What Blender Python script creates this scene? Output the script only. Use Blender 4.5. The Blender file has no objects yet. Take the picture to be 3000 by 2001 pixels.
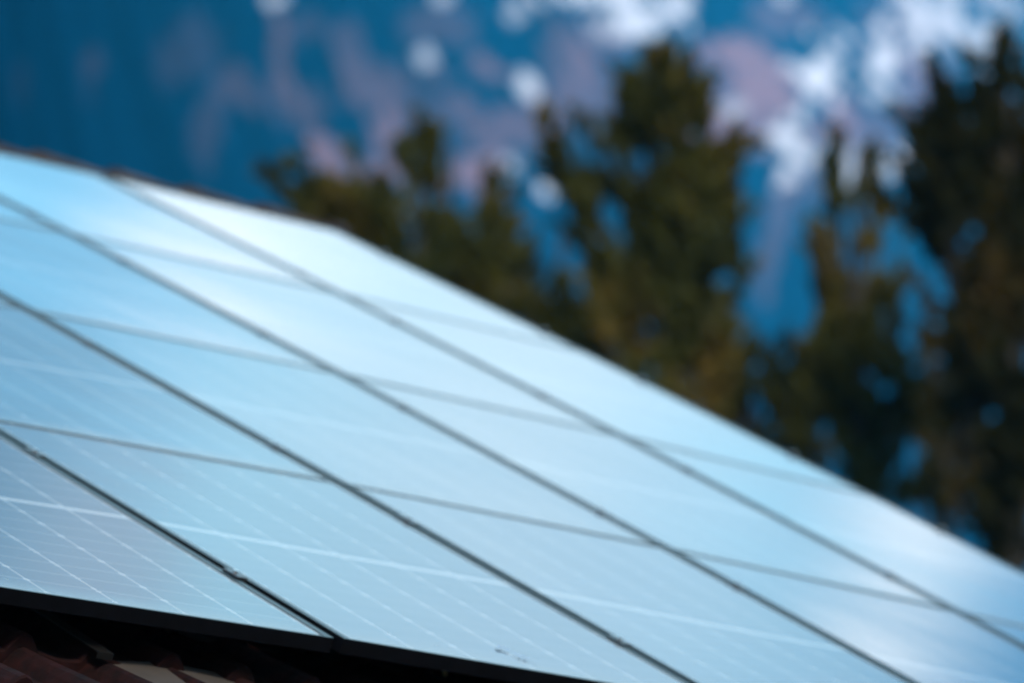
import bpy, bmesh, math, random
from mathutils import Vector, Matrix, noise
rad = math.radians
random.seed(7)
S = bpy.context.scene
COL = S.collection

# ------------------------------------------------------------------ camera
YAW, PITCH = 0.6842974, 0.2733600          # looking along the array, up at the roof
CAM = Vector((-6.02479, -7.98732, -2.13201))
cam_d = bpy.data.cameras.new("camera")
cam = bpy.data.objects.new("camera", cam_d); COL.objects.link(cam)
cam.location = CAM
cam.rotation_euler = (math.pi/2 + PITCH, 0, -YAW)
cam_d.sensor_width = 36.0
cam_d.lens = 13539.975/3000*36
cam_d.clip_start = 0.1; cam_d.clip_end = 20000
cam_d.dof.use_dof = True
cam_d.dof.focus_distance = 9.3
cam_d.dof.aperture_fstop = 2.65
S.camera = cam

# ------------------------------------------------------------------ sky and sun
SUN_AZ, SUN_EL = rad(-152), rad(30)         # azimuth from +Y towards +X
w = bpy.data.worlds.new("World"); S.world = w; w.use_nodes = True
nt = w.node_tree; nt.nodes.clear()
N, L = nt.nodes.new, nt.links.new
out = N('ShaderNodeOutputWorld'); bg = N('ShaderNodeBackground'); bg.inputs[1].default_value = 0.12
sky = N('ShaderNodeTexSky'); sky.sky_type = 'NISHITA'; sky.sun_disc = False
sky.sun_elevation = SUN_EL; sky.sun_rotation = SUN_AZ
sky.air_density = 1.4; sky.dust_density = 0.3; sky.ozone_density = 3.0
tc = N('ShaderNodeTexCoord'); mp = N('ShaderNodeMapping')
mp.inputs['Scale'].default_value = (1, 1, 2.6); mp.inputs['Location'].default_value = (0.35, 0.1, 0.62)
nz = N('ShaderNodeTexNoise'); nz.inputs['Scale'].default_value = 3.4; nz.inputs['Detail'].default_value = 5
nz.inputs['Roughness'].default_value = 0.52
rp = N('ShaderNodeMapRange'); rp.inputs[1].default_value = .36; rp.inputs[2].default_value = .68
# a bright bank of veil cloud stands over the mountain, thinning out overhead
dt = N('ShaderNodeVectorMath'); dt.operation = 'DOT_PRODUCT'
ca, ce = rad(46), rad(27)
dt.inputs[1].default_value = (math.sin(ca)*math.cos(ce), math.cos(ca)*math.cos(ce), math.sin(ce))
bank = N('ShaderNodeMapRange'); bank.inputs[1].default_value = .55; bank.inputs[2].default_value = .97; bank.interpolation_type = 'SMOOTHSTEP'
L(tc.outputs['Generated'], dt.inputs[0]); L(dt.outputs['Value'], bank.inputs[0])
veil = N('ShaderNodeMix'); veil.data_type = 'RGBA'; veil.inputs[7].default_value = (4.6, 7.8, 9.0, 1)
L(bank.outputs[0], veil.inputs[0]); L(sky.outputs[0], veil.inputs[6])
# cloud masses and blue openings in the bank: azimuth, elevation, radius (degrees), colour, strength
wob = N('ShaderNodeVectorMath'); wob.operation = 'SCALE'; wob.inputs['Scale'].default_value = .055
sb = N('ShaderNodeVectorMath'); sb.operation = 'SUBTRACT'; sb.inputs[1].default_value = (.5, .5, .5)
nw = N('ShaderNodeTexNoise'); nw.inputs['Scale'].default_value = 9; nw.inputs['Detail'].default_value = 4
L(tc.outputs['Generated'], nw.inputs['Vector']); L(nw.outputs['Color'], sb.inputs[0]); L(sb.outputs[0], wob.inputs[0])
wd = N('ShaderNodeVectorMath'); wd.operation = 'ADD'; L(tc.outputs['Generated'], wd.inputs[0]); L(wob.outputs[0], wd.inputs[1])
prev = veil.outputs[2]
CLOUDS = [(46.5, 30.5, 5.0, (5.4, 7.4, 8.5), .85), (43.0, 27.2, 3.6, (7.3, 8.8, 9.2), .9), (37.0, 31.0, 3.6, (2.6, 6.1, 8.4), 1.),
          (36.6, 34.6, 3.8, (1.6, 2.6, 3.4), 1.), (40.3, 34.2, 1.6, (4.6, 5.1, 5.7), .75), (54.0, 26.2, 5.2, (.8, 2.5, 4.3), 1.),
          (35.0, 28.0, 2.2, (4.2, 8.6, 10.4), .6), (50.2, 26.2, 1.7, (10.2, 10.8, 10.9), 1.), (39.4, 28.3, 2.0, (10.6, 10.9, 10.9), .95)]
for az, el, rr, colr, st in CLOUDS:
    az, el = rad(az), rad(el)
    di = N('ShaderNodeVectorMath'); di.operation = 'DISTANCE'
    di.inputs[1].default_value = (math.sin(az)*math.cos(el), math.cos(az)*math.cos(el), math.sin(el)); L(wd.outputs[0], di.inputs[0])
    mr = N('ShaderNodeMapRange'); mr.interpolation_type = 'SMOOTHSTEP'
    mr.inputs[1].default_value = rad(rr)*1.25; mr.inputs[2].default_value = rad(rr)*.15; mr.inputs[3].default_value = 0; mr.inputs[4].default_value = st
    L(di.outputs['Value'], mr.inputs[0])
    mx = N('ShaderNodeMix'); mx.data_type = 'RGBA'; mx.inputs[7].default_value = (*colr, 1)
    L(mr.outputs[0], mx.inputs[0]); L(prev, mx.inputs[6]); prev = mx.outputs[2]
# scattered thin cloud over the rest of the sky
mix = N('ShaderNodeMix'); mix.data_type = 'RGBA'; mix.inputs[7].default_value = (3.2, 3.8, 4.4, 1)
inv = N('ShaderNodeMath'); inv.operation = 'SUBTRACT'; inv.inputs[0].default_value = 1; L(bank.outputs[0], inv.inputs[1])
am = N('ShaderNodeMath'); am.operation = 'MULTIPLY'; L(inv.outputs[0], am.inputs[0]); L(rp.outputs[0], am.inputs[1])
L(tc.outputs['Generated'], mp.inputs[0]); L(mp.outputs[0], nz.inputs['Vector'])
L(nz.outputs[0], rp.inputs[0]); L(am.outputs[0], mix.inputs[0]); L(prev, mix.inputs[6])
L(mix.outputs[2], bg.inputs[0]); L(bg.outputs[0], out.inputs[0])

sun_d = bpy.data.lights.new("sun", 'SUN'); sun_d.energy = 3.2; sun_d.angle = rad(10); sun_d.color = (1, .91, .80)
sun = bpy.data.objects.new("sun", sun_d); COL.objects.link(sun)
sdir = Vector((math.sin(SUN_AZ)*math.cos(SUN_EL), math.cos(SUN_AZ)*math.cos(SUN_EL), math.sin(SUN_EL)))
sun.rotation_euler = sdir.to_track_quat('Z', 'Y').to_euler()

S.view_settings.view_transform = 'Standard'; S.view_settings.look = 'None'
S.view_settings.exposure = 1.15; S.view_settings.gamma = 1
try:
    S.cycles.use_denoising = True
    S.cycles.volume_bounces = 1
except Exception: pass

# ------------------------------------------------------------------ helpers
def tag(o, label=None, cat=None, group=None, kind=None):
    if label: o['label'] = label
    if cat: o['category'] = cat
    if group: o['group'] = group
    if kind: o['kind'] = kind
    return o
def empty(name, loc=(0, 0, 0), mat=None):
    o = bpy.data.objects.new(name, None); COL.objects.link(o)
    if mat is not None: o.matrix_world = mat
    else: o.location = loc
    return o
class MB:
    def __init__(s): s.v = []; s.f = []
    def add(s, vs, fs):
        n = len(s.v); s.v += [tuple(x) for x in vs]; s.f += [tuple(i+n for i in f) for f in fs]
    def box(s, a, b, M=None):
        vs = [Vector((x, y, z)) for x in (a[0], b[0]) for y in (a[1], b[1]) for z in (a[2], b[2])]
        if M is not None: vs = [M @ q for q in vs]
        s.add(vs, [(0,1,3,2),(4,6,7,5),(0,4,5,1),(2,3,7,6),(0,2,6,4),(1,5,7,3)])
    def tube(s, p0, p1, r0, r1, n=8, cap=True):
        p0, p1 = Vector(p0), Vector(p1); d = (p1-p0).normalized()
        a = d.orthogonal().normalized(); b = d.cross(a); vs = []
        for p, r in ((p0, r0), (p1, r1)):
            for i in range(n):
                t = 2*math.pi*i/n; vs.append(p + a*r*math.cos(t) + b*r*math.sin(t))
        fs = [(i, (i+1) % n, n+(i+1) % n, n+i) for i in range(n)]
        if cap: fs += [tuple(range(n))[::-1], tuple(range(n, 2*n))]
        s.add(vs, fs)
    def build(s, name, mat, parent=None, smooth=False, bevel=0):
        me = bpy.data.meshes.new(name); me.from_pydata(s.v, [], s.f); me.update()
        if smooth:
            for p in me.polygons: p.use_smooth = True
        me.materials.append(mat)
        o = bpy.data.objects.new(name, me); COL.objects.link(o)
        if parent: o.parent = parent
        if bevel:
            m = o.modifiers.new('bevel', 'BEVEL'); m.width = bevel; m.segments = 2
        return o
def newmat(name):
    m = bpy.data.materials.new(name); m.use_nodes = True
    t = m.node_tree; return m, t, t.nodes['Principled BSDF']
def setp(b, **k):
    for n, v in k.items(): b.inputs[n.replace('_', ' ')].default_value = v
def simple(name, col, rough=.6, metal=0., var=.25, scale=8., bump=0., col2=None, spec=.5):
    m, t, b = newmat(name)
    tcn = t.nodes.new('ShaderNodeTexCoord'); nn = t.nodes.new('ShaderNodeTexNoise')
    nn.inputs['Scale'].default_value = scale; nn.inputs['Detail'].default_value = 6
    cr = t.nodes.new('ShaderNodeValToRGB')
    cr.color_ramp.elements[0].position = .35; cr.color_ramp.elements[1].position = .65
    c2 = col2 or tuple(c*(1+var) for c in col)
    cr.color_ramp.elements[0].color = (*[c*(1-var) for c in col], 1) if not col2 else (*col, 1)
    cr.color_ramp.elements[1].color = (*c2, 1)
    t.links.new(tcn.outputs['Object'], nn.inputs['Vector']); t.links.new(nn.outputs[0], cr.inputs[0])
    t.links.new(cr.outputs[0], b.inputs['Base Color'])
    setp(b, Roughness=rough, Metallic=metal); b.inputs['Specular IOR Level'].default_value = spec
    if bump:
        bp = t.nodes.new('ShaderNodeBump'); bp.inputs['Strength'].default_value = bump; bp.inputs['Distance'].default_value = .01
        t.links.new(nn.outputs[0], bp.inputs['Height']); t.links.new(bp.outputs[0], b.inputs['Normal'])
    return m

# ------------------------------------------------------------------ roof surface (a slightly sagging 28 degree slope)
TP = 0.49199590
CT, ST = math.cos(TP), math.sin(TP)
PW, PL = 1.127, 1.7395                       # panel size
CW, CL = 1.154, 1.742                       # pitch of the array
def surf(u, v, off=0.):
    x = max(-1.6, min(1.3, (u-2)/3)); y = max(-1.4, min(1.3, (v-3.5)/3.5))
    h = (-5.2131*x*x + 5.9783*x*y - 2.4981*y*y)*.01 + off
    return Vector((u, v*CT - h*ST, v*ST + h*CT))

# ------------------------------------------------------------------ materials
def panel_glass():
    m, t, b = newmat("solar_glass")
    n, l = t.nodes.new, t.links.new
    def M(op, a, b2=None, c=None):
        q = n('ShaderNodeMath'); q.operation = op
        for i, x in enumerate((a, b2, c)):
            if x is None: continue
            if isinstance(x, (int, float)): q.inputs[i].default_value = x
            else: l(x, q.inputs[i])
        return q.outputs[0]
    uv = n('ShaderNodeTexCoord'); sp = n('ShaderNodeSeparateXYZ'); l(uv.outputs['Object'], sp.inputs[0])
    X, Y = sp.outputs[0], sp.outputs[1]
    mx = 0.030; cw = (PW-2*mx)/6
    band = 0.024; my = 0.020; ch = ((PL-band)/2-my)/9
    # distance to nearest column line
    fx = M('DIVIDE', M('SUBTRACT', X, mx), cw)
    dx = M('MULTIPLY', M('ABSOLUTE', M('SUBTRACT', fx, M('ROUND', fx))), cw)
    # fold about the middle band
    yy = M('SUBTRACT', M('ABSOLUTE', M('SUBTRACT', Y, PL/2)), band/2)
    fy = M('DIVIDE', yy, ch)
    dy = M('MULTIPLY', M('ABSOLUTE', M('SUBTRACT', fy, M('ROUND', fy))), ch)
    def lt(a, w0, soft):   # 1 where a<w0
        q = n('ShaderNodeMapRange'); q.inputs[1].default_value = w0; q.inputs[2].default_value = w0+soft
        q.inputs[3].default_value = 1; q.inputs[4].default_value = 0; l(a, q.inputs[0]); return q.outputs[0]
    colgap = M('MULTIPLY', lt(dx, .0023, .0008), .9)
    rowgap = M('MULTIPLY', lt(dy, .0009, .0005), .8)
    bandm = lt(yy, .0, .0008)
    # corner diamonds: single ones on even column lines, paired ones on odd
    par = M('ABSOLUTE', M('MODULO', M('ROUND', fx), 2.))
    sing = lt(M('ADD', M('MULTIPLY', dx, 1.3), dy), .0125, .0015)
    dy2 = M('ABSOLUTE', M('SUBTRACT', dy, .011))
    dbl = lt(M('ADD', dx, dy2), .0075, .0015)
    dots = M('ADD', M('MULTIPLY', sing, M('SUBTRACT', 1., par)), M('MULTIPLY', dbl, par))
    edgex = M('MAXIMUM', lt(X, mx-.003, .0005), lt(M('SUBTRACT', PW, X), mx-.003, .0005))
    edgey = lt(M('SUBTRACT', PL/2, M('ABSOLUTE', M('SUBTRACT', Y, PL/2))), my-.003, .0005)
    wht = M('MAXIMUM', M('MAXIMUM', colgap, rowgap), M('MAXIMUM', bandm, dots))
    wht = M('MINIMUM', M('MAXIMUM', wht, M('MAXIMUM', edgex, edgey)), 1.)
    # busbar wires, running up the slope
    fb = M('MULTIPLY', fx, 10.); db = M('ABSOLUTE', M('SUBTRACT', fb, M('ROUND', fb)))
    bus = M('MULTIPLY', lt(db, .016, .01), .06)
    wht = M('MAXIMUM', wht, bus)
    nn = n('ShaderNodeTexNoise'); nn.inputs['Scale'].default_value = 3.; nn.inputs['Detail'].default_value = 4
    l(uv.outputs['Object'], nn.inputs['Vector'])
    cell = n('ShaderNodeMix'); cell.data_type = 'RGBA'; cell.inputs[6].default_value = (.010, .016, .032, 1); cell.inputs[7].default_value = (.018, .026, .05, 1)
    l(nn.outputs[0], cell.inputs[0])
    c = n('ShaderNodeMix'); c.data_type = 'RGBA'; c.inputs[7].default_value = (.23, .245, .25, 1)
    l(wht, c.inputs[0]); l(cell.outputs[2], c.inputs[6])
    # dust: dull specks and a faint film
    vo = n('ShaderNodeTexVoronoi'); vo.inputs['Scale'].default_value = 9.; vo.inputs['Randomness'].default_value = 1
    l(uv.outputs['Object'], vo.inputs['Vector'])
    spk = lt(vo.outputs['Distance'], .035, .03)
    n2 = n('ShaderNodeTexNoise'); n2.inputs['Scale'].default_value = 1.6; n2.inputs['Detail'].default_value = 8; n2.inputs['Roughness'].default_value = .65
    mpp = n('ShaderNodeMapping'); mpp.inputs['Scale'].default_value = (3, 1, 1); l(uv.outputs['Object'], mpp.inputs[0]); l(mpp.outputs[0], n2.inputs['Vector'])
    low = n('ShaderNodeMapRange'); low.inputs[1].default_value = .01; low.inputs[2].default_value = .14; low.inputs[3].default_value = 1; low.inputs[4].default_value = 0
    l(Y, low.inputs[0]); grime = M('MULTIPLY', M('MULTIPLY', low.outputs[0], low.outputs[0]), M('MULTIPLY', n2.outputs[0], .9))
    dust = M('ADD', M('ADD', M('MULTIPLY', n2.outputs[0], .08), M('MULTIPLY', spk, .12)), grime)
    d = n('ShaderNodeMix'); d.data_type = 'RGBA'; d.inputs[7].default_value = (.16, .15, .14, 1)
    l(dust, d.inputs[0]); l(c.outputs[2], d.inputs[6]); l(d.outputs[2], b.inputs['Base Color'])
    rg = M('ADD', M('ADD', M('MULTIPLY', n2.outputs[0], .07), M('MULTIPLY', grime, .25)), M('ADD', M('MULTIPLY', spk, .2), .05)); l(rg, b.inputs['Roughness'])
    b.inputs['IOR'].default_value = 1.5
    bp = n('ShaderNodeBump'); bp.inputs['Strength'].default_value = .05; bp.inputs['Distance'].default_value = .02
    n3 = n('ShaderNodeTexNoise'); n3.inputs['Scale'].default_value = 2.2; n3.inputs['Detail'].default_value = 1
    l(uv.outputs['Object'], n3.inputs['Vector']); l(n3.outputs[0], bp.inputs['Height']); l(bp.outputs[0], b.inputs['Normal'])
    return m
M_GLASS = panel_glass()
M_FRAME = simple("black_anodised_frame", (.002, .002, .003), .36, 0, .3, 30, .03, spec=.22)
M_CLAMP = simple("black_clamp", (.03, .03, .032), .4, 0, .3, 20)
M_STEEL = simple("bare_aluminium", (.55, .55, .56), .35, 1., .1, 30)
M_HOOK = simple("dark_hook_steel", (.008, .007, .006), .45, .3, .3, 30, spec=.3)
M_DULL = simple("weathered_aluminium", (.75, .68, .42), .6, .1, .2, 20)
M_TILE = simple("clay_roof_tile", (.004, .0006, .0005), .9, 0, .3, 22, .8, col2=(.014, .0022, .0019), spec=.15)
M_RIDGE = simple("ridge_clay", (.010, .005, .006), .8, 0, .3, 7, .5, col2=(.055, .042, .032), spec=.2)
M_PLATE = simple("pale_sheet_metal", (.52, .47, .41), .6, 0, .1, 10)
M_WALL = simple("render_wall", (.62, .58, .5), .9, 0, .06, 3, .2)
M_WOOD = simple("dark_wood", (.10, .055, .03), .7, 0, .3, 12, .3)
M_BARK = simple("bark", (.014, .011, .008), .9, 0, .3, 10, .5)

# ------------------------------------------------------------------ ground and mountain
GZ = -3.8
def ground_h(x, y):
    d = max(0., y-9.)
    return GZ + min(d*.12, 8.) + 1.2*noise.noise(Vector((x*.02, y*.02, 0)))*min(1, max(0, (math.hypot(x+2, y)-14)/20))
DIRF = Vector((math.sin(YAW)*math.cos(PITCH), math.cos(YAW)*math.cos(PITCH), math.sin(PITCH)))
DIRR = Vector((math.cos(YAW), -math.sin(YAW), 0)); DIRU = DIRR.cross(DIRF)
F1 = 13539.975/3000*2351                   # focal length in the units of the survey sketch below
def ray(px, py, dist):                     # a point at a horizontal distance, seen in a surveyed direction
    d = DIRF + DIRR*((px-1175.5)/F1) - DIRU*((py-784)/F1)
    return CAM + d*(dist/math.hypot(d.x, d.y))
def sketch(p):
    d = p-CAM; z = d.dot(DIRF); return 1175.5+F1*d.dot(DIRR)/z, 784-F1*d.dot(DIRU)/z

# snow fields and bare ground on the mountainside: (x, y, rx, ry, turn, strength)
SNOW = [(1400,-12,150,26,0,1),(1465,52,78,44,-.15,1),(1540,22,52,30,-.5,1),(975,135,24,24,0,.7),(1205,200,30,28,0,.95),
 (1182,32,22,20,0,.5),(645,-6,28,18,0,.8),(1180,376,28,26,0,.7),(1243,440,28,28,0,.95),(1012,-8,24,14,0,.6),(1790,-8,24,14,0,.7),
 (1920,108,36,34,0,.8),(1885,165,36,62,.5,1),(1845,250,16,48,.3,.75),(1800,322,52,30,0,1),(1862,352,36,30,.4,.9),(1806,402,24,26,0,.95),
 (2030,145,34,46,0,1),(2010,215,42,26,.2,.7),(2110,30,34,74,-.2,.75),(2180,50,44,70,0,.7),(2250,110,60,50,.5,.55),(2330,30,26,60,-.3,.55),
 (2060,375,34,34,0,.85),(1970,370,26,40,0,.7),(2090,-10,70,16,0,.7),(1682,250,26,24,0,.55),(1915,345,24,26,0,.5),(2130,120,26,50,0,.5),
 (1560,-14,40,14,0,.8),(2270,-8,30,30,0,.5),(1950,410,20,24,0,.7)]
ROCK = [(1670,125,95,45,0,.9),(1750,190,115,70,.2,.9),(1640,280,70,60,0,.85),(1730,310,90,60,0,.7),(1905,300,90,34,-.2,.8),(1935,240,40,40,0,.5),
 (1140,165,62,26,.5,.6),(735,345,46,34,.3,.9),(765,410,34,56,0,.9),(890,300,46,70,.1,.75),(900,390,60,44,0,.8),(1090,390,100,40,-.3,.9),
 (1120,430,60,40,0,.7),(545,195,66,48,-.2,.42),(640,120,26,130,0,.36),(430,120,74,80,.6,.22),(215,145,26,44,0,.3),(200,215,18,60,0,.12),
 (480,290,38,110,.3,.28),(800,100,44,66,0,.25),(850,190,90,70,0,.25),(690,250,60,60,.4,.25),(1300,160,80,120,0,.3),(1060,250,60,50,0,.25),
 (1400,90,80,60,0,.4),(1330,220,110,90,0,.28),(1010,60,120,50,0,.22),(700,60,60,40,0,.16),(1850,420,90,60,0,.25),(1800,40,90,40,0,.3),(2080,80,120,120,0,.3),(2000,300,120,80,0,.4),(930,230,160,60,.2,.2),(1180,290,140,60,-.3,.45),
 (1790,470,30,120,.1,.3),(1760,620,20,120,0,.25),(50,180,20,60,.1,.1),(640,210,60,50,0,.25),(1000,170,50,30,.5,.25),(2110,200,80,80,0,.5)]
_r = random.Random(12)
for _ in range(46):
    _c = _r.choice(SNOW[11:26]+SNOW[:3]); SNOW.append((_c[0]+_r.gauss(0, 55), _c[1]+_r.gauss(0, 45), _r.uniform(7, 15), _r.uniform(8, 20), _r.uniform(-.6, .6), _r.uniform(.5, 1)))
def mask(lst, x, y, wob):
    m = 0.
    for cx, cy, rx, ry, a, s in lst:
        dx, dy = x-cx, y-cy
        if abs(dx) > 260 or abs(dy) > 260: continue
        c, sn = math.cos(a), math.sin(a)
        ex, ey = (dx*c+dy*sn)/(rx*.9), (-dx*sn+dy*c)/(ry*.9)
        q = math.hypot(ex, ey) + wob
        k = max(0., min(1., (1.12-q)/.2))*s
        m = m + k - m*k
    return m
def mountain():
    azs = []
    a = YAW-rad(75)
    while a < YAW+rad(70):
        azs.append(a); a += rad(.045) if abs(a-YAW) < rad(8.2) else rad(1.0)
    es = []
    e = rad(-1.5)
    while e < rad(24):
        es.append(e); e += rad(.05) if e > rad(12) and e < rad(20.8) else rad(.5)
    vs, fs, sn, rk = [], [], [], []
    for a in azs:
        t = (a-YAW)/rad(7.5); tt = max(-1, min(1, t))
        D = 900 + 620*tt + 60*math.sin(a*9)
        top = 23.0 + 1.5*noise.noise(Vector((a*9, 3, 0)))
        for e in es:
            e2 = min(e, rad(top) - (e-rad(top))*0.2) if e > rad(top) else e
            r = D/(1-math.tan(e2)/.68) + (0 if e <= rad(top) else 400*(e-rad(top))/rad(1))
            P = CAM + Vector((math.sin(a)*r, math.cos(a)*r, math.tan(e2)*r))
            nn = noise.fractal(P*.006, 1., 2., 5)
            nl = noise.noise(P*.0016)
            r2 = r*(1 + .016*nn + .05*nl)
            P = CAM + Vector((math.sin(a)*r2, math.cos(a)*r2, math.tan(e2)*r2))
            vs.append(P)
            x, y = sketch(P)
            wob = .12+1.1*noise.fractal(P*.035, 1., 2., 4)
            inside = -150 < x < 2500 and -110 < y < 1400
            if inside:
                sn.append(mask(SNOW, x, y, wob)); rk.append(mask(ROCK, x, y, wob*.7)*(1 if x > 620 else .55))
            else:
                q = noise.fractal(P*.004, 1., 2., 5)
                sn.append(max(0, min(1, (q-.42)*6))); rk.append(max(0, min(1, (q-.15)*3)))
    m = len(es)
    for i in range(len(azs)-1):
        for j in range(m-1):
            fs.append((i*m+j, (i+1)*m+j, (i+1)*m+j+1, i*m+j+1))
    me = bpy.data.meshes.new("mountain"); me.from_pydata([tuple(v) for v in vs], [], fs); me.update()
    for nme, dat in (("snow", sn), ("rock", rk)):
        at = me.attributes.new(nme, 'FLOAT', 'POINT'); at.data.foreach_set('value', dat)
    for p in me.polygons: p.use_smooth = True
    mt, t, b = newmat("mountainside"); n, l = t.nodes.new, t.links.new
    g = n('ShaderNodeNewGeometry'); mp2 = n('ShaderNodeMapping'); mp2.inputs['Scale'].default_value = (.05, .05, .02)
    l(g.outputs['Position'], mp2.inputs[0]); nn = n('ShaderNodeTexNoise'); nn.inputs['Scale'].default_value = .5; nn.inputs['Detail'].default_value = 8
    nn.inputs['Roughness'].default_value = .6; l(mp2.outputs[0], nn.inputs['Vector'])
    f = n('ShaderNodeValToRGB'); f.color_ramp.elements[0].position = .4; f.color_ramp.elements[0].color = (.0002, .019, .040, 1)  # forest colours, with some of the blue distance haze painted in
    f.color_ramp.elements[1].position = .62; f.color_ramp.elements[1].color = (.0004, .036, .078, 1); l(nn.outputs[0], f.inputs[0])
    a1 = n('ShaderNodeAttribute'); a1.attribute_name = 'rock'; a2 = n('ShaderNodeAttribute'); a2.attribute_name = 'snow'
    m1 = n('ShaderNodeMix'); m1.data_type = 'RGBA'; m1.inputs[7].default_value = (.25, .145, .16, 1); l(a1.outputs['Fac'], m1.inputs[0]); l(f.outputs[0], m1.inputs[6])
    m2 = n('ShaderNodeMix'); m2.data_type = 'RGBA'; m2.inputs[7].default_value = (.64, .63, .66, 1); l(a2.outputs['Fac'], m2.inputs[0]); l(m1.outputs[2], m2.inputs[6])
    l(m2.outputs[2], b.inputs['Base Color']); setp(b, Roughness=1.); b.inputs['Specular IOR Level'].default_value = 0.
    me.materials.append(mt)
    o = bpy.data.objects.new("mountain", me); COL.objects.link(o); tag(o, kind='structure')
    return o
mountain()

def ground():
    xs = sorted(set([-3400, -2500, -1800, -1200, -800, -500, -300, -200]+list(range(-140, 141, 5))+[200, 300, 500, 800, 1200, 1800, 2500, 3400]))
    vs, fs = [], []
    for x in xs:
        for y in xs: vs.append((x, y, ground_h(x, y)))
    m = len(xs)
    for i in range(m-1):
        for j in range(m-1): fs.append((i*m+j, (i+1)*m+j, (i+1)*m+j+1, i*m+j+1))
    b = MB(); b.v = vs; b.f = fs
    o = b.build("ground", simple("meadow", (.020, .026, .010), .95, 0, .4, .6, .3, col2=(.04, .038, .018)), smooth=True)
    tag(o, kind='structure')
ground()

# ------------------------------------------------------------------ the house
U0, U1, V0, V1 = -6.6, 4.78, -0.62, 7.22
house = empty("house", surf(-1, 0, 0) + Vector((0, 3.5, 0)))
house.location = (-1, 6.0, GZ)
tag(house, "house with a red clay tiled roof carrying the solar array", "house")
HI = Matrix.Translation(-Vector(house.location))
def hb(mb, name, mat, parent=house, smooth=False, bevel=0):
    mb.v = [tuple(HI @ Vector(q)) for q in mb.v]
    return mb.build(name, mat, parent, smooth, bevel)
TO = -0.182                                 # tile bed below the glass plane
TWD, TCO = .19, .335
def prof(s):                                # s in 0..1 across one tile: flat pan, then a round rib
    if s < .16: return .006*math.cos(s/.16*math.pi/2)
    if s < .58: return .004*math.sin((s-.16)/.42*math.pi)*-1
    t = (s-.58)/.42
    return .042*math.sin(math.pi*t)**.8
roofmb = MB()
PR = [i/14 for i in range(14)]
ncol = int((U1-U0)/TWD); nrow = int((V1-.02-V0)/TCO)+1
for r in range(nrow):
    v0 = V0+r*TCO; v1 = min(v0+TCO+.02, V1)
    us = []; hs = []
    for c in range(ncol):
        jit = random.uniform(-.003, .003)
        for s in PR: us.append(U0+(c+s)*TWD); hs.append(prof(s)+jit)
    rows = []
    for (v, o, thick) in ((v0, .004, 0), (v0, .030, 1), (v0+.006, .034, 1), ((v0+v1)/2, .017, 1), (v1, .001, 1)):
        rows.append([surf(u, v, TO+o+(h if thick else h-.004)) for u, h in zip(us, hs)])
    vs = [p for rw in rows for p in rw]; k = len(us)
    fs = [(a*k+i, a*k+i+1, (a+1)*k+i+1, (a+1)*k+i) for a in range(4) for i in range(k-1)]
    roofmb.add(vs, fs)
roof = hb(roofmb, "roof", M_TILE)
# back slope, deck, eave
YR = surf(0, V1).y; 
bk = MB(); rg = surf(0, V1, TO)
for r in range(nrow):
    v0 = V0+r*TCO; v1 = v0+TCO+.02
    us = [U0+(c+s)*TWD for c in range(ncol) for s in PR[::2]]; hs = [prof(s) for c in range(ncol) for s in PR[::2]]
    rows = []
    for v, o in ((v0, .0), (v0, .03), (min(v1, V1), .0)):
        rw = []
        for u, h in zip(us, hs):
            p = surf(u, v, TO+o+h); rw.append(Vector((p.x, 2*rg.y-p.y, p.z)))
        rows.append(rw)
    k = len(us); bk.add([p for rw in rows for p in rw], [(a*k+i, (a+1)*k+i, (a+1)*k+i+1, a*k+i+1) for a in range(2) for i in range(k-1)])
hb(bk, "rear_roof", M_TILE)
deck = MB()
for sgn in (0, 1):
    pts = []
    for u in (U0+.02, U1-.05):
        for v in (V0+.05, V1):
            for o in (TO-.09, TO-.015-.03):
                p = surf(u, v, o)
                if sgn: p = Vector((p.x, 2*rg.y-p.y, p.z))
                pts.append(p)
    deck.add(pts, [(0,1,3,2),(4,6,7,5),(0,4,5,1),(2,3,7,6),(0,2,6,4),(1,5,7,3)])
hb(deck, "roof_deck", M_WOOD)
wl = MB()
wy0 = surf(0, .0).y+.15; wy1 = 2*rg.y-wy0; wx0, wx1 = U0+.5, U1-.45
zt = surf(0, .2, TO-.12).z; zr = rg.z-.25
vs = [(x, y, z) for x in (wx0, wx1) for (y, z) in ((wy0, GZ-.3), (wy1, GZ-.3), (wy1, zt), ((wy0+wy1)/2, zr), (wy0, zt))]
wl.add(vs, [(0,1,2,3,4), (9,8,7,6,5), (0,5,6,1), (1,6,7,2), (2,7,8,3), (3,8,9,4), (4,9,5,0)])
hb(wl, "wall", M_WALL)
for cx in (-4.2, -1.2, 1.8):
    f = MB(); zz = GZ+1.0
    f.box((cx-.55, wy0-.05, zz), (cx+.55, wy0+.02, zz+.06)); f.box((cx-.55, wy0-.05, zz+1.2), (cx+.55, wy0+.02, zz+1.26))
    f.box((cx-.55, wy0-.047, zz+.06), (cx-.49, wy0+.02, zz+1.2)); f.box((cx+.49, wy0-.047, zz+.06), (cx+.55, wy0+.02, zz+1.2))
    f.box((cx-.025, wy0-.044, zz+.06), (cx+.025, wy0+.02, zz+1.2))
    wo = hb(f, "window", M_WOOD)
    g = MB(); g.box((cx-.5, wy0-.02, zz+.05), (cx+.5, wy0-.01, zz+1.21)); g.v = [tuple(HI @ Vector(q)) for q in g.v]
    g.build("pane", simple("window_pane", (.02, .025, .03), .05, 0, .1), wo)
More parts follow.
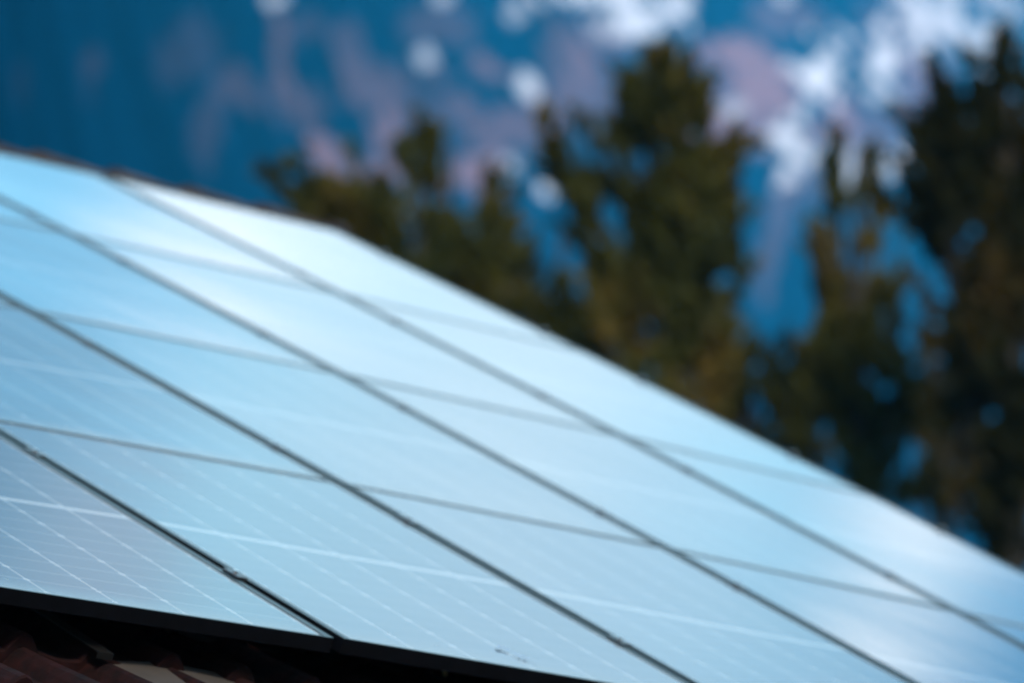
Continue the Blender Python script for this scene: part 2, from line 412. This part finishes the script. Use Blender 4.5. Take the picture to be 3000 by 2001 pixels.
# gutter
gt = MB()
e0 = surf(U0, V0, TO); n = 9
vs = []
for u in (U0, U1):
    for i in range(n):
        t = math.pi*i/(n-1); p = surf(u, V0, TO)
        vs.append((u, p.y-.06-.065*math.cos(t)*-1*-1, e0.z-.03-.065*math.sin(t)))
gt.add(vs, [(i, i+1, n+i+1, n+i) for i in range(n-1)])
g = hb(gt, "gutter", simple("gutter_metal", (.18, .12, .08), .45, .6, .2)); g.modifiers.new('s', 'SOLIDIFY').thickness = .003

# ridge caps: half-round clay, each lapping the next
RL = .36
nr = int((U1+.03-U0)/RL)
for i in range(nr+1):
    ua = U1+.03-(i+1)*RL; ub = ua+RL+.045
    if ua < U0: break
    mb = MB(); K = 12; vs = []
    tilt = random.uniform(-.004, .004)
    for (u, rr, dz) in ((ua, .113, 0), (ua+.05, .108, 0), (ub-.05, .088, -.004), (ub-.045, .100, .0), (ub, .104, .002)):
        c = surf(min(u, 4.9), V1, TO); cz = c.z+.130+dz+tilt
        for k in range(K+1):
            t = math.pi*(-.02+1.04*k/K)
            vs.append(HI @ Vector((u, rg.y - rr*1.15*math.cos(t) + random.uniform(-.001, .001), cz-.03+rr*math.sin(t))))
    mb.add(vs, [(a*(K+1)+k, a*(K+1)+k+1, (a+1)*(K+1)+k+1, (a+1)*(K+1)+k) for a in range(4) for k in range(K)])
    o = mb.build("ridge_tile", M_RIDGE, roof, smooth=True)
    so = o.modifiers.new('t', 'SOLIDIFY'); so.thickness = .012; so.offset = 1

# ------------------------------------------------------------------ solar panels
def make_panel():
    root = empty("solar_panel")
    FH, LIP, LE, TH = .035, .022, .009, .002
    fr = MB()
    # hollow frame section: outer wall, top lip, bottom flange
    def side(a, b, c, d): fr.box(a, b); 
    fr.box((0, 0, -FH), (PW, TH, -.0015)); fr.box((0, PL-TH, -FH), (PW, PL, -.0015))
    fr.box((0, TH, -FH), (TH, PL-TH, -.0015)); fr.box((PW-TH, TH, -FH), (PW, PL-TH, -.0015))
    fr.box((0, 0, -.0015), (PW, LE, 0)); fr.box((0, PL-LE, -.0015), (PW, PL, 0))
    fr.box((0, LE, -.0015), (LIP, PL-LE, 0)); fr.box((PW-LIP, LE, -.0015), (PW, PL-LE, 0))
    fr.box((TH, TH, -FH), (PW-TH, .03, -FH+.0015)); fr.box((TH, PL-.03, -FH), (PW-TH, PL-TH, -FH+.0015))
    fr.box((TH, .03, -FH), (.03, PL-.03, -FH+.0015)); fr.box((PW-.03, .03, -FH), (PW-TH, PL-.03, -FH+.0015))
    fo = fr.build("frame", M_FRAME, root)
    gl = MB(); nx, ny = 16, 24
    def gz(x, y):
        return -.0018 - .0016*math.sin(math.pi*x/PW)*math.sin(math.pi*y/PL)
    vs = []
    a, b = .0125, PW-.0125; c, d = .0125, PL-.0125
    a = c = .0022; b = PW-.0022; d = PL-.0022
    for i in range(nx+1):
        for j in range(ny+1):
            x = a+(b-a)*i/nx; y = c+(d-c)*j/ny; vs.append((x, y, gz(x, y)))
    fs = [(i*(ny+1)+j, (i+1)*(ny+1)+j, (i+1)*(ny+1)+j+1, i*(ny+1)+j+1) for i in range(nx) for j in range(ny)]
    gl.add(vs, fs); gl.build("glass", M_GLASS, root, smooth=True)
    bk = MB(); bk.box((.003, .003, -.0075), (PW-.003, PL-.003, -.0065)); bk.build("backsheet", M_PLATE, root)
    return root
def copy_thing(r):
    c = r.copy(); COL.objects.link(c)
    for ch in r.children:
        d = ch.copy(); COL.objects.link(d); d.parent = c
    return c
colname = ["fifth column from right roof edge", "fourth column from right roof edge", "third column from right roof edge",
           "second column from right roof edge", "rightmost column along roof edge"]
rowname = ["bottom row", "second row up", "third row up", "top row under ridge"]
TILT = {(4, 3): (.06, 0), (3, 2): (-.02, 0), (3, 3): (0, -.06), (0, 0): (.15, 0)}
pan0 = make_panel(); first = True
base_mesh = {c.name: c.data for c in pan0.children}
bpy.context.view_layer.update()
for ci in range(5):
    for ri in range(4):
        if ci == 0 and ri > 0: continue
        if ci == 1 and ri > 2: continue
        u0 = (ci-1)*CW + (.0125 if ci > 2 else .0155); v0 = ri*CL + .00125
        if ri == 0: v0 = .0
        o = surf(u0, v0); xa = (surf(u0+PW, v0)-o).normalized(); ya = surf(u0, v0+PL)-o
        ya = (ya - xa*ya.dot(xa)).normalized(); za = xa.cross(ya)
        rg2 = random.Random(ci*11+ri*5+3)
        tx, ty = TILT.get((ci, ri), (rg2.uniform(-.04, .04), rg2.uniform(-.04, .04)))
        M = Matrix((xa, ya, za)).transposed().to_4x4(); M.translation = o
        C0 = Matrix.Translation((PW/2, PL/2, 0)); M = M @ C0 @ Matrix.Rotation(rad(tx), 4, 'X') @ Matrix.Rotation(rad(ty), 4, 'Y') @ C0.inverted()
        p = pan0 if first else copy_thing(pan0); first = False
        # the slope is slightly warped: each frame and pane takes up its share of the twist
        far = surf(u0+PW, v0+PL)-o; tw = far.dot(za) - (surf(u0+PW, v0)-o).dot(za) - (surf(u0, v0+PL)-o).dot(za)
        for ch in p.children:
            ch.data = base_mesh[ch.name.split('.')[0]].copy()
            for q in ch.data.vertices: q.co.z += tw*(q.co.x/PW)*(q.co.y/PL)
        p.matrix_world = M
        tag(p, "solar panel, %s, %s" % (rowname[ri], colname[ci]), "solar panel", "solar panels on the roof")

# ------------------------------------------------------------------ rails, clamps and hooks
RV = [.45, 1.41, 2.07, 3.12, 3.95, 4.86, 5.5, 6.62]
ordw = ["lowest", "second", "third", "fourth", "fifth", "sixth", "seventh", "topmost"]
def local(u, v, off):
    o = surf(u, v, off); xa = (surf(u+.3, v, off)-o).normalized(); ya = surf(u, v+.3, off)-o
    ya = (ya-xa*ya.dot(xa)).normalized(); M = Matrix((xa, ya, xa.cross(ya))).transposed().to_4x4(); M.translation = o
    return M
for k, v in enumerate(RV):
    mb = MB(); us = [-1.25+i*(4.66+1.25)/8 for i in range(9)]
    vs = []
    for u in us:
        for dv, do in ((-.02, -.0355), (.02, -.0355), (.02, -.0755), (-.02, -.0755)): vs.append(surf(u, v+dv, do))
    fs = [(4*i+j, 4*i+(j+1) % 4, 4*i+4+(j+1) % 4, 4*i+4+j) for i in range(8) for j in range(4)]+[(3,2,1,0), (32,33,34,35)]
    mb.add(vs, fs); o = mb.build("mounting_rail", M_STEEL)
    tag(o, "aluminium mounting rail under the panels, %s of the rails up the roof" % ordw[k], "rail", "mounting rails under the array")
def make_clamp():
    r = empty("panel_clamp")
    b = MB(); b.box((-.0145, -.034, .0005), (.0145, .034, .0035)); b.box((-.0095, -.034, -.034), (-.0065, .034, .0005)); b.box((.0065, -.034, -.034), (.0095, .034, .0005))
    b.build("clamp_body", M_CLAMP, r, bevel=.0008)
    q = MB(); q.tube((0, 0, .0035), (0, 0, .0095), .0065, .0065, 12); q.tube((0, 0, -.034), (0, 0, .0045), .004, .004, 8)
    q.build("bolt", M_STEEL, r)
    return r
cl0 = make_clamp(); first = True
seamname = ["first seam from the left", "second seam from the left", "third seam from the left", "seam beside the rightmost column"]
for c in range(4):
    for k, v in enumerate(RV):
        if c == 0 and k > 3: continue
        if c == 1 and k > 5: continue
        p = cl0 if first else copy_thing(cl0); first = False
        p.matrix_world = local(c*CW, v, .0)
        tag(p, "black clamp on the %s, %s up from the eave" % (seamname[c], ordw[k]), "clamp", "clamps along the panel seams")
# end clamps on the right edge
for k, v in enumerate(RV):
    r = empty("end_clamp", mat=local(4*CW-.014, v, 0))
    b = MB(); b.box((-.008, -.02, .0005), (.016, .02, .0045)); b.box((.001, -.02, -.0355), (.016, .02, .0005)); b.build("clamp_body", M_CLAMP, r)
    q = MB(); q.tube((.008, 0, .0045), (.008, 0, .011), .006, .006, 10); q.build("bolt", M_STEEL, r)
    tag(r, "black end clamp on the outer right edge, %s from the eave" % ordw[k], "clamp", "end clamps along the right edge of the array")

def hook(u, v, label, arm, drop):
    r = empty("roof_hook", mat=local(u, v, -.0755))
    b = MB(); b.box((-.015, -.003, -drop), (.015, .003, -.001)); b.box((-.015, .003, -drop), (.015, .09, -drop+.005))
    b.build("upright", M_DULL, r)
    if arm:
        a = MB(); a.box((-.020, -arm, -.037), (.020, -.003, -.034)); a.box((-.020, -arm-.003, -.050), (.020, -arm, -.034)); a.build("arm", M_HOOK, r)
    tag(r, label, "roof hook", "roof hooks holding the rails")
HOOKS = [(-.585, .45, "flat dark roof hook with its bent end showing above the tiles, lower left", .455, .06),
         (-.19, .45, "dull roof hook upright in the dark under the bottom left panel", 0, .10),
         (.66, .45, "greenish dull roof hook upright in the dark below the second bottom panel", 0, .10)]
for h in HOOKS: hook(*h)
# pale sheet metal flashing lying in the tile bed under the array edge
pl = MB(); vs = []; KU, KV = 8, 4
for th in (0, .003):
    for i in range(KU+1):
        for j in range(KV+1):
            u = -.545+.36*i/KU; v = -.22+.29*j/KV + .04*i/KU
            vs.append(surf(u, v, -.152+th+.010*math.sin(math.pi*i/KU)))
m_ = (KU+1)*(KV+1); fs = []
for i in range(KU):
    for j in range(KV):
        q = i*(KV+1)+j; fs += [(q, q+1, q+KV+2, q+KV+1), (m_+q, m_+q+KV+1, m_+q+KV+2, m_+q+1)]
for j in range(KV): fs += [(j, m_+j, m_+j+1, j+1), (KU*(KV+1)+j, KU*(KV+1)+j+1, m_+KU*(KV+1)+j+1, m_+KU*(KV+1)+j)]
for i in range(KU): fs += [(i*(KV+1), (i+1)*(KV+1), m_+(i+1)*(KV+1), m_+i*(KV+1)), (i*(KV+1)+KV, m_+i*(KV+1)+KV, m_+(i+1)*(KV+1)+KV, (i+1)*(KV+1)+KV)]
pl.add(vs, fs)
tag(pl.build("flashing_sheet", simple("beige_sheet", (.042, .033, .026), .7, 0, .12, 14)), "pale beige sheet lying between the tiles below the bottom left panel", "flashing")

# a smear of dirt dried on the glass of the second bottom panel
mb = MB(); rd = random.Random(5)
for k in range(60):
    t = k/59; u = .575+.05*t+rd.gauss(0, .004); v = .165-.085*t+.012*math.sin(t*9)+rd.gauss(0, .004)
    r_ = rd.uniform(.0015, .0045)*(1.3-t); pts = []
    for i in range(6): pts.append(surf(u+r_*math.cos(i*math.pi/3), v+1.6*r_*math.sin(i*math.pi/3), .0006))
    top_ = surf(u, v, .0006+r_*.35); mb.add(pts+[top_], [(i, (i+1) % 6, 6) for i in range(6)]+[(5, 4, 3, 2, 1, 0)])
tag(mb.build("dirt_smear", simple("dried_dirt", (.20, .28, .36), .9, 0, .3, 60, spec=.1)), "thin dark smear of dirt on the glass near the bottom frame edge", "dirt")

# ------------------------------------------------------------------ trees
def leaf_mat(name, c1, c2, c3):
    m, t, b = newmat(name); n, l = t.nodes.new, t.links.new
    g = n('ShaderNodeNewGeometry'); cr = n('ShaderNodeValToRGB')
    e = cr.color_ramp.elements; e[0].color = (*c1, 1); e[1].color = (*c3, 1); e[1].position = 1
    x = e.new(.6); x.color = (*c2, 1)
    oi = n('ShaderNodeTexNoise'); oi.inputs['Scale'].default_value = .9; oi.inputs['Detail'].default_value = 2
    l(g.outputs['Position'], oi.inputs['Vector'])
    ad = n('ShaderNodeMath'); ad.operation = 'MULTIPLY_ADD'; ad.inputs[1].default_value = .45
    l(g.outputs['Random Per Island'], ad.inputs[0])
    a2 = n('ShaderNodeMath'); a2.operation = 'MULTIPLY_ADD'; a2.inputs[1].default_value = 2.2; a2.inputs[2].default_value = -.85
    l(oi.outputs[0], a2.inputs[0]); l(a2.outputs[0], ad.inputs[2]); l(ad.outputs[0], cr.inputs[0]); l(cr.outputs[0], b.inputs['Base Color'])
    setp(b, Roughness=.6); b.inputs['Specular IOR Level'].default_value = .06
    return m
LM = leaf_mat("conifer_needles", (.016, .020, .005), (.042, .043, .008), (.10, .066, .014))
LD = leaf_mat("dark_needles", (.005, .006, .002), (.015, .0155, .003), (.045, .028, .006))
def tree(name, label, limbs, dist, foot, mat=LM, dens=1., size=.12, seed=1):
    """limbs: (x0, y0, x1, y1, width) surveyed directions of limb root and tip, width in the same units."""
    rnd = random.Random(seed)
    base = ray(foot[0], foot[1], dist); base = Vector((base.x, base.y, ground_h(base.x, base.y)-.1))
    root = empty(name, base); I = -base
    tr = MB(); cr = MB()
    top = ray(foot[0], min(l[3] for l in limbs)+60, dist)
    tr.tube(base+I, top+I, .20, .03, 10)
    upm = dist/F1
    for (x0, y0, x1, y1, wd) in limbs:
        dd = dist + rnd.uniform(-.35, .35)
        p0 = ray(x0, y0, dist+rnd.uniform(-.1, .1)); p1 = ray(x1, y1, dd); wm = wd*upm*.6
        ln = (p1-p0).length; ax = (p1-p0)/ln; s1 = ax.orthogonal().normalized(); s2 = ax.cross(s1)
        mid = p0.lerp(p1, .5) - Vector((0, 0, .06*ln*.5))
        tr.tube(p0+I, mid+I, .035, .022, 6, False); tr.tube(mid+I, p1+I, .022, .006, 6, False)
        def sprig(q0, q1, wid, n):
            l2 = (q1-q0).length
            if l2 < .05: return
            ax = (q1-q0)/l2; s1 = ax.orthogonal().normalized(); s2 = ax.cross(s1); sag = .05*l2
            for _ in range(n):
                t = rnd.random()**.8
                rr = wid*((1-t)**.75*.9+.1)*min(1, .35+t*3)
                an = rnd.uniform(0, 2*math.pi); q = rnd.random()**.6*rr
                c = q0.lerp(q1, t) - Vector((0, 0, sag*math.sin(math.pi*t))) + s1*q*math.cos(an)+s2*q*math.sin(an)
                if noise.noise(c*2.6+Vector((seed, 0, 0))) < -.20: continue
                d = (ax + Vector((rnd.gauss(0, .5), rnd.gauss(0, .5), rnd.gauss(.15, .4)))).normalized()
                sd = d.cross(Vector((rnd.gauss(0, 1), rnd.gauss(0, 1), rnd.gauss(0, 1)))).normalized()
                z = size*rnd.uniform(.45, 1.2); a = c+I
                cr.add([a-sd*z*.20, a+d*z*.5-sd*z*.27, a+d*z*1.3, a+d*z*.55+sd*z*.29, a+sd*z*.18], [(0, 1, 2, 3, 4)])
        sprig(p0, p1, wm*.72, int(dens*ln*wm*640)+30)
        nt2 = int(6+ln*6)
        for k in range(nt2):
            t = .08+.84*(k+rnd.random())/nt2
            sd = Vector((rnd.gauss(0, 1), rnd.gauss(0, 1), 0)); sd = (sd - ax*sd.dot(ax)).normalized()
            st = p0.lerp(p1, t); tl = (wm*1.5+.18)*rnd.uniform(.7, 1.5)*(1.15-.6*t)
            dr = (ax*.75 + sd*rnd.uniform(.3, .8) + Vector((0, 0, rnd.uniform(.0, .5)))).normalized()
            sprig(st, st+dr*tl, wm*.30+.03, int(dens*tl*70)+8)
    tr.build("trunk", M_BARK, root, smooth=True); cr.build("crown", mat, root)
    tag(root, label, "tree", "conifers behind the roof")
    return root
T = []
tree("conifer_tree", "low bushy conifer with splayed tips, leftmost, just above the roof ridge",
 [(930,640,605,395,62),(900,640,640,430,70),(900,600,690,372,60),(960,680,805,365,62),(940,640,770,470,80),(880,620,720,450,90),(1010,760,900,560,110),(960,720,850,560,100)],
 41, (960, 900), seed=3, dens=.9)
tree("conifer_tree", "slim conifer with a single upright spire, second from the left",
 [(1010,760,978,285,74),(1005,640,920,310,36),(1000,560,985,330,66),(1030,760,1010,480,110),(1060,800,1130,400,90),(1080,760,1150,520,90),(1010,800,960,600,110),(1110,820,1130,560,110)],
 43, (1030, 900), seed=5)
tree("conifer_tree", "loose conifer with sparse brownish boughs in the gap above the panels",
 [(1240,860,1170,480,70),(1180,800,1140,600,100),(1230,840,1190,640,90),(1290,900,1240,700,80),(1350,940,1300,720,80),(1330,900,1320,780,70),(1090,760,1080,560,90),(1420,960,1340,640,40),(1270,880,1215,640,50),(1300,900,1290,600,60),(1330,900,1270,760,60),(1200,800,1225,560,36),(1380,920,1330,700,50)],
 47, (1290, 950), seed=8, dens=.55)
tree("conifer_tree", "broad conifer with many upswept tips, tallest in the middle",
 [(1560,1000,1540,130,120),(1550,700,1450,170,80),(1570,640,1612,185,84),(1540,620,1525,100,54),(1530,420,1470,180,90),(1560,420,1590,190,90),(1500,640,1460,300,120),(1600,640,1640,330,110),(1530,600,1530,200,150),(1420,860,1380,620,60),(1480,760,1238,275,84),(1440,620,1310,400,80),(1500,560,1345,275,54),
  (1510,500,1440,330,90),(1570,560,1570,260,130),(1580,780,1560,420,190),(1590,760,1690,470,90),(1620,900,1600,560,170),(1540,1000,1530,650,170),(1640,1000,1660,700,120),(1600,560,1700,330,46),(1450,900,1430,700,60),(1520,760,1440,480,70)],
 42, (1560, 1050), seed=11, dens=1.1)
tree("conifer_tree", "conifer with low boughs between the middle tree and the blue gap",
 [(1700,1080,1670,860,110),(1500,1000,1470,860,120),(1400,960,1370,800,60),(1860,1160,1850,900,140),(1760,1120,1700,880,140),(1820,1100,1780,930,110),(1740,1080,1745,820,90),(1660,1020,1640,800,120),(1800,1120,1790,860,110)],
 45, (1720, 1150), seed=13, dens=.9)
tree("conifer_tree", "thin conifer with a pointed top and drooping side boughs, right of the blue gap",
 [(1960,1150,1920,290,90),(1960,800,1945,480,130),(1920,900,1868,520,44),(1920,1000,1872,640,44),(1940,1050,1900,720,120),(2010,1150,2010,330,90),(2040,1100,2070,600,90),(1980,1150,1960,850,150),(2020,1180,2040,840,110),(1870,1080,1830,760,70),(2060,1180,2090,900,80)],
 43, (1970, 1250), mat=LM, seed=17, dens=.85)
tree("conifer_tree", "tall dense dark conifer filling the right edge",
 [(2320,1300,2300,60,130),(2330,900,2345,120,120),(2270,900,2250,200,110),(2230,800,2140,140,100),(2200,760,2110,250,110),(2240,700,2190,240,150),(2290,700,2290,100,90),
  (2250,1000,2170,460,150),(2300,1100,2280,500,240),(2230,1150,2190,700,90),(2320,1350,2320,800,210),(2280,1350,2240,1000,90),(2200,1180,2150,950,60),(2360,1300,2380,300,170),(2210,640,2130,400,140)],
 40, (2310, 1450), mat=LD, seed=23, dens=1.15)
tree("conifer_tree", "sparse dark conifer seen against blue between the two right trees",
 [(2140,1250,2120,700,50),(2160,1220,2150,800,40),(2110,1200,2100,900,70),(2190,1260,2180,1000,60)],
 48, (2140, 1300), mat=LD, seed=29, dens=.7)

# ------------------------------------------------------------------ haze
hz = MB(); hz.box((-3600, -3600, GZ-8), (3600, 3600, 1500))
mh = bpy.data.materials.new("haze_air"); mh.use_nodes = True; t = mh.node_tree; t.nodes.clear()
ho = t.nodes.new('ShaderNodeOutputMaterial'); pv = t.nodes.new('ShaderNodeVolumePrincipled')
pv.inputs['Color'].default_value = (.04, .50, .92, 1); pv.inputs['Density'].default_value = 1.6e-4; pv.inputs['Anisotropy'].default_value = .2
t.links.new(pv.outputs[0], ho.inputs['Volume'])
tag(hz.build("haze", mh), "thin blue air between the roof and the mountain", "haze", kind='stuff')
